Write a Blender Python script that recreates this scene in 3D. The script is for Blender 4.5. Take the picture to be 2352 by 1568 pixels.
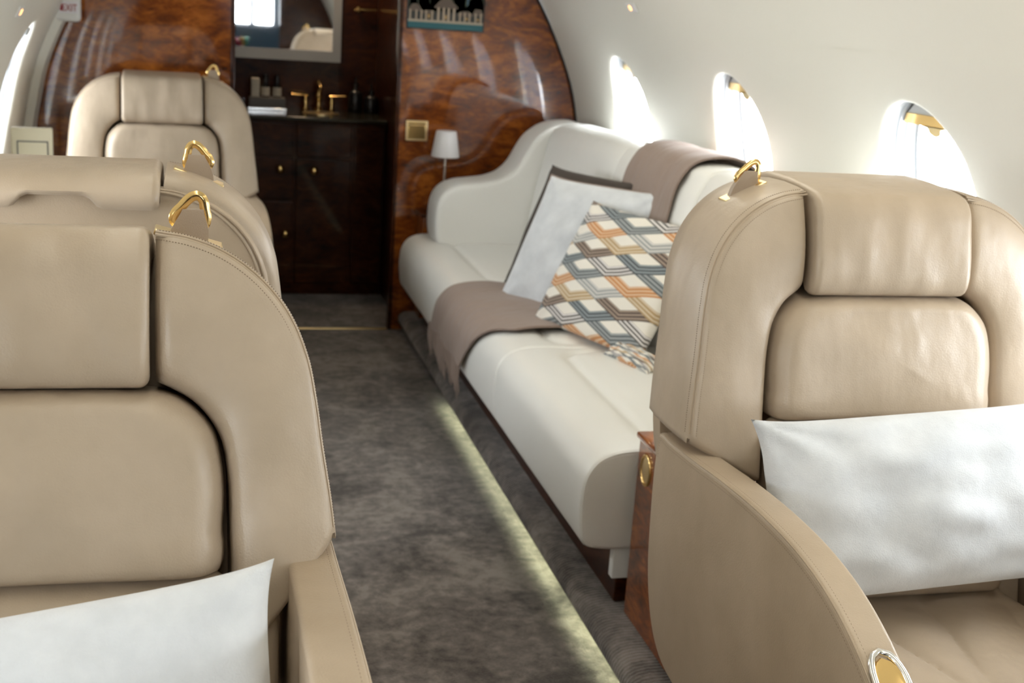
import bpy, bmesh, math, random
from mathutils import Vector, Matrix, noise
import numpy as np
for o in list(bpy.data.objects): bpy.data.objects.remove(o)
S = bpy.context.scene; C = S.collection
PI = math.pi

# ------------------------------------------------------------------ camera, world, lights, exposure
cd = bpy.data.cameras.new('camera'); cam = bpy.data.objects.new('camera', cd); C.objects.link(cam)
F = 2857.0; W, H = 2352, 1568; CAMH = 1.35
cd.sensor_width = 36; cd.lens = F / W * 36; cd.clip_start = .02
d = Vector((450 - W/2, -(-20 - H/2), -F)).normalized()      # where the cabin's long axis points, in camera space
u = (Vector((0, 1, 0)) - Vector((0, 1, 0)).dot(d) * d).normalized()
x = d.cross(u)
cam.matrix_world = Matrix.Translation((0, 0, CAMH)) @ Matrix((x, d, u)).to_4x4()
cd.dof.use_dof = True; cd.dof.focus_distance = 1.5; cd.dof.aperture_fstop = 8
S.camera = cam
S.view_settings.view_transform = 'Standard'; S.view_settings.look = 'None'
S.view_settings.gamma = 1; S.view_settings.use_curve_mapping = False
S.view_settings.exposure = 0.2
wd = bpy.data.worlds.new('sky'); S.world = wd; wd.use_nodes = True
wd.node_tree.nodes['Background'].inputs[0].default_value = (.90, .955, 1, 1)
wd.node_tree.nodes['Background'].inputs[1].default_value = 15.0

def area(name, loc, rot, sx, sy, power, col, portal=False):
    l = bpy.data.lights.new(name, 'AREA'); l.shape = 'RECTANGLE'; l.size = sx; l.size_y = sy
    l.energy = power; l.color = col
    if portal: l.cycles.is_portal = True
    o = bpy.data.objects.new(name, l); C.objects.link(o); o.location = loc; o.rotation_euler = rot
    return o
CX = .485
area('washroom_downlight', (.55, 5.98, 1.80), (0, 0, 0), .12, .12, 2.2, (1, .72, .45))
# valance light strips that run along both sides of the ceiling
area('valance_light', (CX + .50, 1.3, 1.70), (0, math.radians(-20), 0), .10, 5.2, 12, (1, .94, .80))
area('valance_light', (CX - .50, .6, 1.70), (0, math.radians(20), 0), .10, 3.6, 5, (1, .94, .80))

# ------------------------------------------------------------------ materials
def mat(name, col, rough=.5, metal=0, coat=0, sheen=0, spec=.5, emit=None, es=1):
    m = bpy.data.materials.new(name); m.use_nodes = True
    b = m.node_tree.nodes['Principled BSDF']
    b.inputs['Base Color'].default_value = (*col, 1); b.inputs['Roughness'].default_value = rough
    b.inputs['Metallic'].default_value = metal; b.inputs['Coat Weight'].default_value = coat
    b.inputs['Coat Roughness'].default_value = .04
    b.inputs['Sheen Weight'].default_value = sheen; b.inputs['Specular IOR Level'].default_value = spec
    if emit: b.inputs['Emission Color'].default_value = (*emit, 1); b.inputs['Emission Strength'].default_value = es
    return m
class NT:
    def __init__(s, m): s.m = m; s.t = m.node_tree; s.b = s.t.nodes['Principled BSDF']
    def n(s, typ, **kw):
        nd = s.t.nodes.new(typ)
        for k, v in kw.items():
            if k.startswith('i_'):
                k = k[2:]; k = int(k) if k.isdigit() else k.replace('_', ' ')
                nd.inputs[k].default_value = v
            else: setattr(nd, k, v)
        return nd
    def l(s, a, b): s.t.links.new(a, b)
    def math(s, op, a, b=None, c=None):
        nd = s.t.nodes.new('ShaderNodeMath'); nd.operation = op
        for i, v in enumerate((a, b, c)):
            if v is None: continue
            if isinstance(v, (int, float)): nd.inputs[i].default_value = v
            else: s.l(v, nd.inputs[i])
        return nd.outputs[0]
    def ramp(s, fac, stops, interp='LINEAR'):
        nd = s.t.nodes.new('ShaderNodeValToRGB'); nd.color_ramp.interpolation = interp
        e = nd.color_ramp.elements
        while len(e) < len(stops): e.new(.5)
        for i, (p, c) in enumerate(stops): e[i].position = p; e[i].color = (*c, 1)
        s.l(fac, nd.inputs[0]); return nd.outputs[0]
def bumps(m, layers):
    """layers: (scale, detail, distance, stretch) noise bumps in object space"""
    t = NT(m); co = t.n('ShaderNodeTexCoord').outputs['Object']; prev = None
    for sc, det, dist, st in layers:
        mp = t.n('ShaderNodeMapping'); mp.inputs['Scale'].default_value = st; t.l(co, mp.inputs[0])
        no = t.n('ShaderNodeTexNoise', i_Scale=sc, i_Detail=det); t.l(mp.outputs[0], no.inputs[0])
        bp = t.n('ShaderNodeBump', i_Distance=dist, i_Strength=1.0); t.l(no.outputs[0], bp.inputs['Height'])
        if prev: t.l(prev, bp.inputs['Normal'])
        prev = bp.outputs[0]
    t.l(prev, t.b.inputs['Normal']); return m
def mottle(m, c1, c2, scale, det=4, lo=.35, hi=.65, stretch=(1, 1, 1)):
    t = NT(m); co = t.n('ShaderNodeTexCoord').outputs['Object']
    mp = t.n('ShaderNodeMapping'); mp.inputs['Scale'].default_value = stretch; t.l(co, mp.inputs[0])
    no = t.n('ShaderNodeTexNoise', i_Scale=scale, i_Detail=det, i_Roughness=.6); t.l(mp.outputs[0], no.inputs[0])
    t.l(t.ramp(no.outputs[0], [(lo, c1), (hi, c2)]), t.b.inputs['Base Color']); return m
I3 = (1, 1, 1)
M = {}
M['leather'] = bumps(mottle(mat('beige_leather', (.5, .4, .3), .40, spec=.45), (.395, .308, .216), (.436, .342, .244), 9), [(420, 2, .00035, I3), (7, 2, .004, I3)])
M['leather_soft'] = bumps(mottle(mat('creased_beige_leather', (.5, .4, .3), .36, spec=.5), (.405, .322, .234), (.450, .360, .266), 8), [(420, 2, .0003, I3), (9, 3, .009, (1, 1, .5))])
M['ivory'] = bumps(mat('ivory_leather', (.77, .76, .72), .38), [(380, 2, .0003, I3), (6, 2, .004, I3)])
M['stitch'] = mat('brown_stitching_thread', (.20, .14, .095), .7)
M['seam'] = mat('dark_seam_fold', (.16, .12, .09), .7)
M['gold'] = mat('polished_gold', (.86, .60, .25), .16, 1)
M['gold_soft'] = mat('soft_gold', (.85, .68, .38), .32, 1)
M['chrome'] = mat('polished_chrome', (.85, .84, .82), .12, 1)
M['wall'] = bumps(mat('cabin_lining', (.76, .745, .675), .42), [(60, 2, .0004, I3)])
M['white'] = mat('white_plastic', (.78, .78, .76), .4)
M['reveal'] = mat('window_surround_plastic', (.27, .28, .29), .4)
M['shade_white'] = mat('white_lampshade', (.78, .76, .76), .55)
M['webbing'] = bumps(mat('beige_webbing', (.36, .275, .20), .75, sheen=.3), [(700, 1, .0006, (1, 1, 3))])
M['velvet'] = bumps(mottle(mat('pale_velvet', (.7, .7, .7), .85, sheen=.5), (.56, .58, .60), (.65, .67, .69), 14, 6), [(500, 2, .0005, I3), (9, 3, .007, I3)])
M['dark_fabric'] = bumps(mat('dark_brown_fabric', (.055, .042, .034), .85, sheen=.05), [(400, 2, .0005, I3)])
M['shawl'] = bumps(mat('taupe_cashmere', (.27, .20, .165), .8, sheen=.15), [(10, 3, .006, (1, 3, 1)), (600, 1, .0004, I3)])
M['black'] = mat('black_glass', (.012, .012, .014), .15)
M['label'] = mat('cream_label', (.62, .58, .48), .6)
M['grey_box'] = mat('grey_tray', (.14, .13, .12), .5)
M['mirror'] = mat('mirror_glass', (.9, .9, .9), .02, 1)
M['frame_grey'] = mat('satin_grey_frame', (.42, .42, .41), .4, .3)
M['stone'] = mat('dark_counter_stone', (.035, .032, .022), .15)
M['cream'] = mat('cream_panel', (.62, .56, .40), .45)
M['dark'] = mat('dark_gap', (.02, .016, .014), .8)
M['sign_face'] = mat('white_sign_face', (.82, .80, .84), .3)
M['red'] = mat('red_lettering', (.35, .02, .03), .5)
M['lamp_glow'] = mat('reading_lamp_glow', (1, .7, .4), .4, emit=(1, .45, .15), es=2.2)
M['led'] = mat('led_strip_glow', (1, 1, .8), .5, emit=(.90, 1.0, .66), es=21)
M['cockpit'] = mat('blue_grey_cockpit_trim', (.13, .20, .26), .6)

def burl(name, c0, c1, c2):
    m = mat(name, c1, .28, coat=1.0 if 'dark' not in name else .35, spec=.12 if 'dark' not in name else .12); t = NT(m); t.b.inputs['Coat IOR'].default_value = 1.8 if 'dark' not in name else 1.5; co = t.n('ShaderNodeTexCoord').outputs['Object']
    mp = t.n('ShaderNodeMapping'); mp.inputs['Scale'].default_value = (1, 1, 2.4); mp.inputs['Rotation'].default_value = (0, .25, 0)
    t.l(co, mp.inputs[0])
    n1 = t.n('ShaderNodeTexNoise', i_Scale=3.4, i_Detail=6, i_Roughness=.62, i_Distortion=2.2); t.l(mp.outputs[0], n1.inputs[0])
    n2 = t.n('ShaderNodeTexNoise', i_Scale=12.0, i_Detail=8, i_Roughness=.7, i_Distortion=1.4); t.l(mp.outputs[0], n2.inputs[0])
    s_ = t.math('ADD', t.math('MULTIPLY', n1.outputs[0], .5), t.math('MULTIPLY', n2.outputs[0], .5))
    t.l(t.ramp(s_, [(.36, c0), (.50, c1), (.64, c2)]), t.b.inputs['Base Color']); return m
M['burl'] = burl('burl_veneer', (.040, .007, .001), (.20, .045, .004), (.42, .125, .014))
M['burl_dark_shaded'] = burl('dark_shaded_burl_veneer', (.010, .003, .0015), (.040, .010, .003), (.08, .022, .006))  # burl with the washroom's dimness put into its colour; elsewhere plain dark wood

def carpet(name, ribs=False):
    m = mat(name, (.1, .09, .08), .95, sheen=.25, spec=.2); t = NT(m); co = t.n('ShaderNodeTexCoord').outputs['Object']
    n1 = t.n('ShaderNodeTexNoise', i_Scale=4.5, i_Detail=7, i_Roughness=.62, i_Distortion=.9); t.l(co, n1.inputs[0])
    n2 = t.n('ShaderNodeTexNoise', i_Scale=30, i_Detail=5, i_Roughness=.7); t.l(co, n2.inputs[0])
    s_ = t.math('ADD', t.math('MULTIPLY', n1.outputs[0], .55), t.math('MULTIPLY', n2.outputs[0], .45))
    t.l(t.ramp(s_, [(.40, (.056, .045, .038)), (.5, (.145, .122, .107)), (.59, (.25, .216, .192))]), t.b.inputs['Base Color'])
    n3 = t.n('ShaderNodeTexNoise', i_Scale=260, i_Detail=2); t.l(co, n3.inputs[0])
    b1 = t.n('ShaderNodeBump', i_Distance=.004, i_Strength=.8); t.l(n3.outputs[0], b1.inputs['Height'])
    w = t.n('ShaderNodeTexWave', i_Scale=28 if ribs else 22, i_Distortion=1.2, bands_direction='Y'); w.inputs['Detail Scale'].default_value = .6; t.l(co, w.inputs[0])
    if not ribs: t.l(b1.outputs[0], t.b.inputs['Normal']); return m
    b2 = t.n('ShaderNodeBump', i_Distance=.002 if ribs else .0004, i_Strength=1); t.l(w.outputs[1], b2.inputs['Height']); t.l(b1.outputs[0], b2.inputs['Normal'])
    t.l(b2.outputs[0], t.b.inputs['Normal']); return m
M['carpet'] = carpet('mottled_taupe_carpet'); M['carpet_rib'] = carpet('ribbed_taupe_carpet', True)

def glass():
    m = bpy.data.materials.new('window_glass'); m.use_nodes = True; t = m.node_tree; t.nodes.clear()
    o = t.nodes.new('ShaderNodeOutputMaterial'); a = t.nodes.new('ShaderNodeBsdfTransparent'); g = t.nodes.new('ShaderNodeBsdfGlossy')
    g.inputs['Roughness'].default_value = .02; lw = t.nodes.new('ShaderNodeLayerWeight'); lw.inputs[0].default_value = .5; f = t.nodes.new('ShaderNodeMath'); f.operation = 'POWER'; f.inputs[1].default_value = 5; t.links.new(lw.outputs['Facing'], f.inputs[0])
    x_ = t.nodes.new('ShaderNodeMixShader'); t.links.new(f.outputs[0], x_.inputs[0]); t.links.new(a.outputs[0], x_.inputs[1]); t.links.new(g.outputs[0], x_.inputs[2])
    t.links.new(x_.outputs[0], o.inputs[0]); return m
M['glass'] = glass()

def chevron():
    """interlocking diamonds, each edged by three L-shaped stripes in its own colour"""
    m = mat('chevron_print_fabric', (.7, .65, .55), .8, sheen=.15); t = NT(m)
    uv = t.n('ShaderNodeTexCoord').outputs['UV']; sp = t.n('ShaderNodeSeparateXYZ'); t.l(uv, sp.inputs[0])
    U = t.math('MULTIPLY', sp.outputs[0], 1/.225); V = t.math('MULTIPLY', sp.outputs[1], 1/.088)
    al = t.math('ADD', t.math('MULTIPLY', t.math('ADD', U, V), .5), 20.2); be = t.math('ADD', t.math('MULTIPLY', t.math('SUBTRACT', U, V), .5), 20.4)
    fa = t.math('FRACT', al); fb = t.math('FRACT', be); ia = t.math('FLOOR', al); ib = t.math('FLOOR', be)
    mn = t.math('MINIMUM', fa, t.math('SUBTRACT', 1.0, fb))
    dd = t.math('MULTIPLY', mn, 3/.46)
    cream = t.math('GREATER_THAN', dd, 3.0)
    line = t.math('GREATER_THAN', t.math('FRACT', t.math('ADD', dd, .1)), .58)
    # colour runs along the chevron bands
    hsh = t.math('FRACT', t.math('MULTIPLY', t.math('ADD', t.math('MULTIPLY', ia, 2.0), t.math('MULTIPLY', ib, 3.0)), 1/7.0))
    hsh = t.math('ADD', hsh, .03)
    cols = [(0, (.50, .215, .07)), (.14, (.095, .065, .05)), (.285, (.11, .125, .13)), (.43, (.40, .27, .13)), (.57, (.13, .12, .11)), (.71, (.30, .31, .30)), (.857, (.07, .08, .09))]
    col = t.ramp(hsh, cols, 'CONSTANT')
    cols2 = [(0, (.66, .46, .30)), (.14, (.34, .26, .20)), (.285, (.33, .35, .35)), (.43, (.62, .52, .38)), (.57, (.74, .70, .68)), (.71, (.62, .60, .56)), (.857, (.26, .30, .31))]
    col2 = t.ramp(hsh, cols2, 'CONSTANT')
    mx = t.n('ShaderNodeMix', data_type='RGBA'); t.l(line, mx.inputs[0]); t.l(col, mx.inputs[6]); t.l(col2, mx.inputs[7])
    m2 = t.n('ShaderNodeMix', data_type='RGBA'); t.l(cream, m2.inputs[0]); t.l(mx.outputs[2], m2.inputs[6]); m2.inputs[7].default_value = (.76, .72, .64, 1)
    t.l(m2.outputs[2], t.b.inputs['Base Color']); return m
M['chevron'] = chevron()

# ------------------------------------------------------------------ helpers
def tag(o, label=None, cat=None, group=None, kind=None):
    if label: o['label'] = label
    if cat: o['category'] = cat
    if group: o['group'] = group
    if kind: o['kind'] = kind
    return o
def obj(name, vs, fs, m, parent=None, smooth=True, uv=None, sub=0, angle=None):
    me = bpy.data.meshes.new(name); me.from_pydata([tuple(v) for v in vs], [], fs)
    bm = bmesh.new(); bm.from_mesh(me); bmesh.ops.recalc_face_normals(bm, faces=bm.faces); bm.to_mesh(me); bm.free()
    if smooth:
        me.polygons.foreach_set('use_smooth', [True] * len(me.polygons))
        me.set_sharp_from_angle(angle=math.radians(angle or 50))
    if uv:
        l = me.uv_layers.new(name='uv')
        for lp in me.loops: l.data[lp.index].uv = uv[lp.vertex_index]
    me.materials.append(M[m] if isinstance(m, str) else m)
    o = bpy.data.objects.new(name, me); C.objects.link(o)
    if parent: o.parent = parent
    if sub:
        md = o.modifiers.new('sub', 'SUBSURF'); md.levels = sub; md.render_levels = sub
    return o
def empty(name, loc=(0, 0, 0), rz=0):
    o = bpy.data.objects.new(name, None); C.objects.link(o); o.location = loc; o.rotation_euler = (0, 0, rz); o.empty_display_size = .1
    return o
class MB:
    def __init__(s): s.v = []; s.f = []
    def add(s, vs, fs):
        n = len(s.v); s.v += [tuple(v) for v in vs]; s.f += [tuple(i + n for i in f) for f in fs]; return s
    def box(s, x0, x1, y0, y1, z0, z1):
        return s.add([(a, b, c) for a in (x0, x1) for b in (y0, y1) for c in (z0, z1)],
                     [(0, 1, 3, 2), (4, 6, 7, 5), (0, 4, 5, 1), (2, 3, 7, 6), (0, 2, 6, 4), (1, 5, 7, 3)])
    def tube(s, pts, r, n=8, closed=False, flat=None):
        pts = [Vector(p) for p in pts]; N = len(pts); vs = []; fs = []
        up = Vector((0, 0, 1)); prev = None
        for i, p in enumerate(pts):
            a = pts[(i-1) % N] if (closed or i) else p; b = pts[(i+1) % N] if (closed or i < N-1) else p
            t = (b - a).normalized()
            if prev is None:
                prev = t.orthogonal().normalized() if abs(t.dot(up)) > .9 else (up - up.dot(t) * t).normalized()
            prev = (prev - prev.dot(t) * t).normalized(); q = t.cross(prev)
            rr = r(i / max(1, N-1)) if callable(r) else r
            for k in range(n):
                an = 2*PI*k/n; vs.append(p + prev * (math.cos(an) * rr * (flat or 1)) + q * (math.sin(an) * rr))
        m = N if closed else N-1
        for i in range(m):
            for k in range(n):
                fs.append((i*n+k, i*n+(k+1) % n, ((i+1) % N)*n+(k+1) % n, ((i+1) % N)*n+k))
        if not closed: fs.append(tuple(range(n))[::-1]); fs.append(tuple((N-1)*n+k for k in range(n)))
        return s.add(vs, fs)
    def lathe(s, prof, c, n=24):
        vs = []; fs = []; P = len(prof)
        for r, z in prof:
            for k in range(n): vs.append((c[0] + r*math.cos(2*PI*k/n), c[1] + r*math.sin(2*PI*k/n), c[2] + z))
        for i in range(P-1):
            for k in range(n): fs.append((i*n+k, i*n+(k+1) % n, (i+1)*n+(k+1) % n, (i+1)*n+k))
        fs.append(tuple(range(n))[::-1]); fs.append(tuple((P-1)*n+k for k in range(n)))
        return s.add(vs, fs)
    def xf(s, fn): s.v = [tuple(fn(Vector(v))) for v in s.v]; return s
    def build(s, name, m, parent=None, **kw): return obj(name, s.v, s.f, m, parent, **kw)
def rbox(name, x0, x1, y0, y1, z0, z1, m, parent=None, r=.006, seg=3):
    o = MB().box(x0, x1, y0, y1, z0, z1).build(name, m, parent)
    b = o.modifiers.new('bevel', 'BEVEL'); b.width = r; b.segments = seg; b.limit_method = 'NONE'
    return o
def cr(pts, n, closed=False):
    """centripetal Catmull-Rom through pts, resampled evenly to n points"""
    P = [np.array(p, float) for p in pts]; out = []; N = len(P); tt = np.linspace(0, 1, 16, endpoint=False)[:, None]
    for i in range(N if closed else N-1):
        g = (lambda k: P[k % N]) if closed else (lambda k: P[k] if 0 <= k < N else (2*P[0]-P[1] if k < 0 else 2*P[-1]-P[-2]))
        p0, p1, p2, p3 = g(i-1), g(i), g(i+1), g(i+2)
        k1, k2, k3 = [max(1e-4, float(np.linalg.norm(b-a)))**.5 for a, b in ((p0, p1), (p1, p2), (p2, p3))]
        t1 = k1; t2 = t1+k2; t3 = t2+k3; t = t1+(t2-t1)*tt
        A1 = (t1-t)/t1*p0+t/t1*p1; A2 = (t2-t)/k2*p1+(t-t1)/k2*p2; A3 = (t3-t)/k3*p2+(t-t2)/k3*p3
        B1 = (t2-t)/t2*A1+t/t2*A2; B2 = (t3-t)/(t3-t1)*A2+(t-t1)/(t3-t1)*A3
        out += list((t2-t)/k2*B1+(t-t1)/k2*B2)
    out.append(P[0] if closed else P[-1])
    out = np.array(out); L = np.r_[0, np.cumsum(np.linalg.norm(np.diff(out, axis=0), axis=1))]
    q = np.linspace(0, L[-1], n + (1 if closed else 0))
    res = np.stack([np.interp(q, L, out[:, j]) for j in range(out.shape[1])], 1)
    return res[:-1] if closed else res
def offset2(P, d):
    """move a closed 2D outline inward by d"""
    a = np.roll(P, 1, 0); b = np.roll(P, -1, 0); t = b - a; t /= np.linalg.norm(t, axis=1)[:, None] + 1e-9
    n = np.stack([-t[:, 1], t[:, 0]], 1)
    area2 = np.sum(P[:, 0]*np.roll(P[:, 1], -1) - np.roll(P[:, 0], -1)*P[:, 1])
    return P + n * d * (1 if area2 > 0 else -1)
def slab(name, prof, a0, a1, r, m, parent=None, axis='x', mid=1, deform=None, seg=5, **kw):
    """extrude a closed outline from a0 to a1 with ends rounded by r.  axis x: outline is (y,z); axis y: (x,z)"""
    P = np.array(prof, float); n = len(P); secs = []
    for k in range(seg+1):
        an = PI/2*k/seg; secs.append((a0 + r*(1-math.cos(an)), r*(1-math.sin(an))))
    st = [(a0 + r + (a1-a0-2*r)*k/mid, 0) for k in range(1, mid)]
    rev = [(a1 - (p-a0), o) for p, o in secs][::-1]
    secs = secs + st + rev
    vs = []; fs = []
    for a, o in secs:
        Q = offset2(P, o) if o else P
        for q in Q:
            v = (a, q[0], q[1]) if axis == 'x' else ((q[0], a, q[1]) if axis == 'y' else (q[0], q[1], a))
            vs.append(deform(v) if deform else v)
    for i in range(len(secs)-1):
        for k in range(n): fs.append((i*n+k, i*n+(k+1) % n, (i+1)*n+(k+1) % n, (i+1)*n+k))
    # rounded caps closed by shrinking rings
    fs.append(tuple(range(n))[::-1]); fs.append(tuple((len(secs)-1)*n+k for k in range(n)))
    return obj(name, vs, fs, m, parent, **kw)
def puff(name, outline, hfn, m, parent, tf, rings=10, depth=.03, center=None, noise_amp=0, **kw):
    """cushion: star-shaped 2D outline, ring by ring to its centre; hfn(e) gives height, e=0 edge .. 1 centre"""
    P = np.array(outline, float); c = np.array(center if center is not None else P.mean(0)); n = len(P)
    vs = []; fs = []
    for q in P: vs.append(tf(q[0], q[1], -depth))
    es = [1-(1-k/rings)**1.0 for k in range(rings)]
    es = [0, .015, .035, .06, .1, .15, .22, .3, .4, .52, .66, .82]
    for e in es:
        for q in P:
            p = c + (q-c)*(1-e); h = hfn(e)
            if noise_amp: h += noise_amp * noise.noise(Vector((p[0]*9, p[1]*6, 3.1))) * min(1, e*5)
            vs.append(tf(p[0], p[1], h))
    vs.append(tf(c[0], c[1], hfn(1)))
    R = len(es)+1
    for i in range(R-1):
        for k in range(n): fs.append((i*n+k, i*n+(k+1) % n, (i+1)*n+(k+1) % n, (i+1)*n+k))
    for k in range(n): fs.append(((R-1)*n+k, (R-1)*n+(k+1) % n, R*n))
    fs.append(tuple(range(n))[::-1])
    return obj(name, vs, fs, m, parent, **kw)
def rrect(x0, x1, z0, z1, r, n=8, rt=None):
    rt = rt or r; out = []
    for (cx, cz, a0, rr) in ((x1-rt, z1-rt, 0, rt), (x0+rt, z1-rt, 90, rt), (x0+r, z0+r, 180, r), (x1-r, z0+r, 270, r)):
        for k in range(n+1):
            a = math.radians(a0+90*k/n); out.append((cx+rr*math.cos(a), cz+rr*math.sin(a)))
    return np.array(out)
def dens(P, n): return cr(P, n, True)

# ------------------------------------------------------------------ cabin shell
ZP = [0, .3, .55, .75, .9, 1.06, 1.237, 1.407, 1.55, 1.68, 1.78, 1.83, 1.85]
HP = [1.03, 1.09, 1.115, 1.115, 1.092, 1.055, .98, .885, .77, .62, .45, .25, 0]
pr = cr(list(zip(HP, ZP)), 160)          # smooth half section (offset from the centre line, height)
arc = np.r_[0, np.cumsum(np.linalg.norm(np.diff(pr, axis=0), axis=1))]
def P_at(s):  # point and outward normal on the section at arc length s
    h = np.interp(s, arc, pr[:, 0]); z = np.interp(s, arc, pr[:, 1])
    h2 = np.interp(s+.02, arc, pr[:, 0]); z2 = np.interp(s+.02, arc, pr[:, 1]); h1 = np.interp(s-.02, arc, pr[:, 0]); z1 = np.interp(s-.02, arc, pr[:, 1])
    t = np.array([h2-h1, z2-z1]); t /= np.linalg.norm(t); return h, z, t[1], -t[0]
def s_of_z(z): return float(np.interp(z, pr[:, 1], arc))
WY = [-.53, .45, 1.43, 2.43, 3.42, 4.41]        # window centres along the cabin
WZ = .985; SA = .245; SB = .19                                # centre height, half height along the wall, half width
sc = s_of_z(WZ); s_lo = sc-.36; s_hi = sc+.36
YE = [-1.02] + [(a+b)/2 for a, b in zip(WY, WY[1:])] + [5.16]
def wall(side, name):
    vs = []; fs = []; sg = 1 if side > 0 else -1
    def W3(y, s, dep=0):
        h, z, nh, nz = P_at(s); return (CX + sg*(h + nh*dep), y, z + nz*dep)
    N = 96; rings = [(0, .022), (.008, .013), (.02, .008), (.05, .0050), (.10, .0028), (.20, .0012), (.35, .0004), (.55, 0), (.78, 0), (1, 0)]
    for j, wy in enumerate(WY):
        y0, y1 = YE[j], YE[j+1]; base = len(vs)
        bd_ = []
        for k in range(N):            # boundary point of the rectangular cell in each direction
            a = 2*PI*k/N; ca, sa = math.cos(a), math.sin(a)
            ty = ((y1-wy) if ca > 0 else (y0-wy)) / (ca if abs(ca) > 1e-6 else 1e-6)
            ts = ((s_hi-sc) if sa > 0 else (s_lo-sc)) / (sa if abs(sa) > 1e-6 else 1e-6)
            t = min(abs(ty), abs(ts)); bd_.append((t*ca, t*sa))
        for cy, cs_ in ((y0-wy, s_lo-sc), (y0-wy, s_hi-sc), (y1-wy, s_lo-sc), (y1-wy, s_hi-sc)):
            k = min(range(N), key=lambda q: (bd_[q][0]-cy)**2+(bd_[q][1]-cs_)**2); bd_[k] = (cy, cs_)
        for e, dep in rings:
            for k in range(N):
                a = 2*PI*k/N; ey = SB*math.cos(a); es = SA*math.sin(a); by, bs = bd_[k]
                vs.append(W3(wy + ey*(1-e)+by*e, sc + es*(1-e)+bs*e, dep))
        for i in range(len(rings)-1):
            for k in range(N): fs.append((base+i*N+k, base+i*N+(k+1) % N, base+(i+1)*N+(k+1) % N, base+(i+1)*N+k))
    def strip(sa, sb, n):
        base = len(vs); ys = np.linspace(YE[0], 5.16, 60)
        for y in ys:
            for k in range(n+1): vs.append(W3(y, sa+(sb-sa)*k/n, .002))
        for i in range(len(ys)-1):
            for k in range(n): a = base+i*(n+1)+k; fs.append((a, a+1, a+n+2, a+n+1))
    b0 = len(vs)
    for y in (-2.98, -1.01):
        for s in np.linspace(0, s_of_z(1.60), 24): vs.append(W3(y, s, .001))
    fs += [(b0+k, b0+k+1, b0+24+k+1, b0+24+k) for k in range(23)]
    strip(0, s_lo+.01, 12); strip(s_hi-.01, s_of_z(1.60), 14)
    o = obj(name, vs, fs, 'wall', angle=60); tag(o, kind='structure')
    vs = []; fs = []
    for j, wy in enumerate(WY):       # outer skin of the fuselage, open at each window
        y0, y1 = YE[j], YE[j+1]; base = len(vs)
        for e in (0, .3, .65, 1):
            for k in range(N):
                a = 2*PI*k/N; ca, sa = math.cos(a), math.sin(a)
                ty = ((y1-wy) if ca > 0 else (y0-wy)) / (ca if abs(ca) > 1e-6 else 1e-6); ts = ((s_hi-sc) if sa > 0 else (s_lo-sc)) / (sa if abs(sa) > 1e-6 else 1e-6)
                t = min(abs(ty), abs(ts))
                vs.append(W3(wy + SB*.915*ca*(1-e)+t*ca*e, sc + SA*.915*sa*(1-e)+t*sa*e, .0905))
        for i in range(3):
            for k in range(N): fs.append((base+i*N+k, base+i*N+(k+1) % N, base+(i+1)*N+(k+1) % N, base+(i+1)*N+k))
    tag(obj(name+'_outer_skin', vs, fs, 'white', angle=60), kind='structure'); return W3
def window(idx, W3, wy, sg, name):
    N = 64; vs = []; fs = []
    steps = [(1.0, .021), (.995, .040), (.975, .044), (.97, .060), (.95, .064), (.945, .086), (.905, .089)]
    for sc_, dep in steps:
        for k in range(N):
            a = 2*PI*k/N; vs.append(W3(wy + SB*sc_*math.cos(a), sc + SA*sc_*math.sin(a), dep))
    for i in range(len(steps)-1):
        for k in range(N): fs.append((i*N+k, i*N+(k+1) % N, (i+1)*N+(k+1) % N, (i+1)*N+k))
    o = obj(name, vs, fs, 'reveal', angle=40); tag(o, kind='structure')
    g = [W3(wy + SB*.92*math.cos(2*PI*k/N), sc + SA*.92*math.sin(2*PI*k/N), .088) for k in range(N)]
    obj('pane', g, [tuple(range(N))], 'glass', o, smooth=False)
    # pleated shade parked at the top, with its gold rail and finger tab
    def chord(frac, dep, z_from, z_to, mname, nm, par):
        mb = MB(); n = 16
        def row(fz, dp):
            ss = sc + SA*fz; half = SB*.955*math.sqrt(max(.0001, 1-(fz/.965)**2)); return [W3(wy + half*(2*k/n-1), ss, dp) for k in range(n+1)]
        rows = [row(z_to, dep), row(z_from, dep), row(z_from, dep+.010), row(z_to, dep+.010)]
        v = [p for r_ in rows for p in r_]; f = []
        for i in range(4):
            for k in range(n): f.append((i*(n+1)+k, i*(n+1)+k+1, ((i+1) % 4)*(n+1)+k+1, ((i+1) % 4)*(n+1)+k))
        return mb.add(v, f).build(nm, mname, par, smooth=False)
    chord(0, .054, .80, .94, 'frame_grey', 'shade', o)
    r_ = chord(0, .052, .70, .80, 'gold', 'shade_rail', o)
    mb = MB(); pts = [(-.05, .70), (-.028, .69), (-.02, .64), (0, .615), (.02, .64), (.028, .69), (.05, .70)]; pp = cr(pts, 19)
    v = [W3(wy+a, sc+SA*b, .050) for a, b in pp] + [W3(wy+a, sc+SA*b, .058) for a, b in pp] ; n = len(pp)
    mb.add(v, [tuple(range(n)), tuple(range(n, 2*n))[::-1]] + [(k, k+1, n+k+1, n+k) for k in range(n-1)]).build('finger_tab', 'gold_soft', r_, smooth=False)
    return o
WR = wall(1, 'wall_right'); WL = wall(-1, 'wall_left')
wi = 1
for sg, W3 in ((1, WR), (-1, WL)):
    for wy in WY:
        window(wi, W3, wy, sg, 'window_%d' % wi); wi += 1
        p = Vector(W3(wy, sc, .095)); q = Vector(W3(wy, sc, .2)); dr = (p-q).normalized()
        o = area('window_portal', p, (0, 0, 0), .32, .42, 1, (1, 1, 1), True)
        o.rotation_euler = dr.to_track_quat('-Z', 'Z').to_euler()
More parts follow.
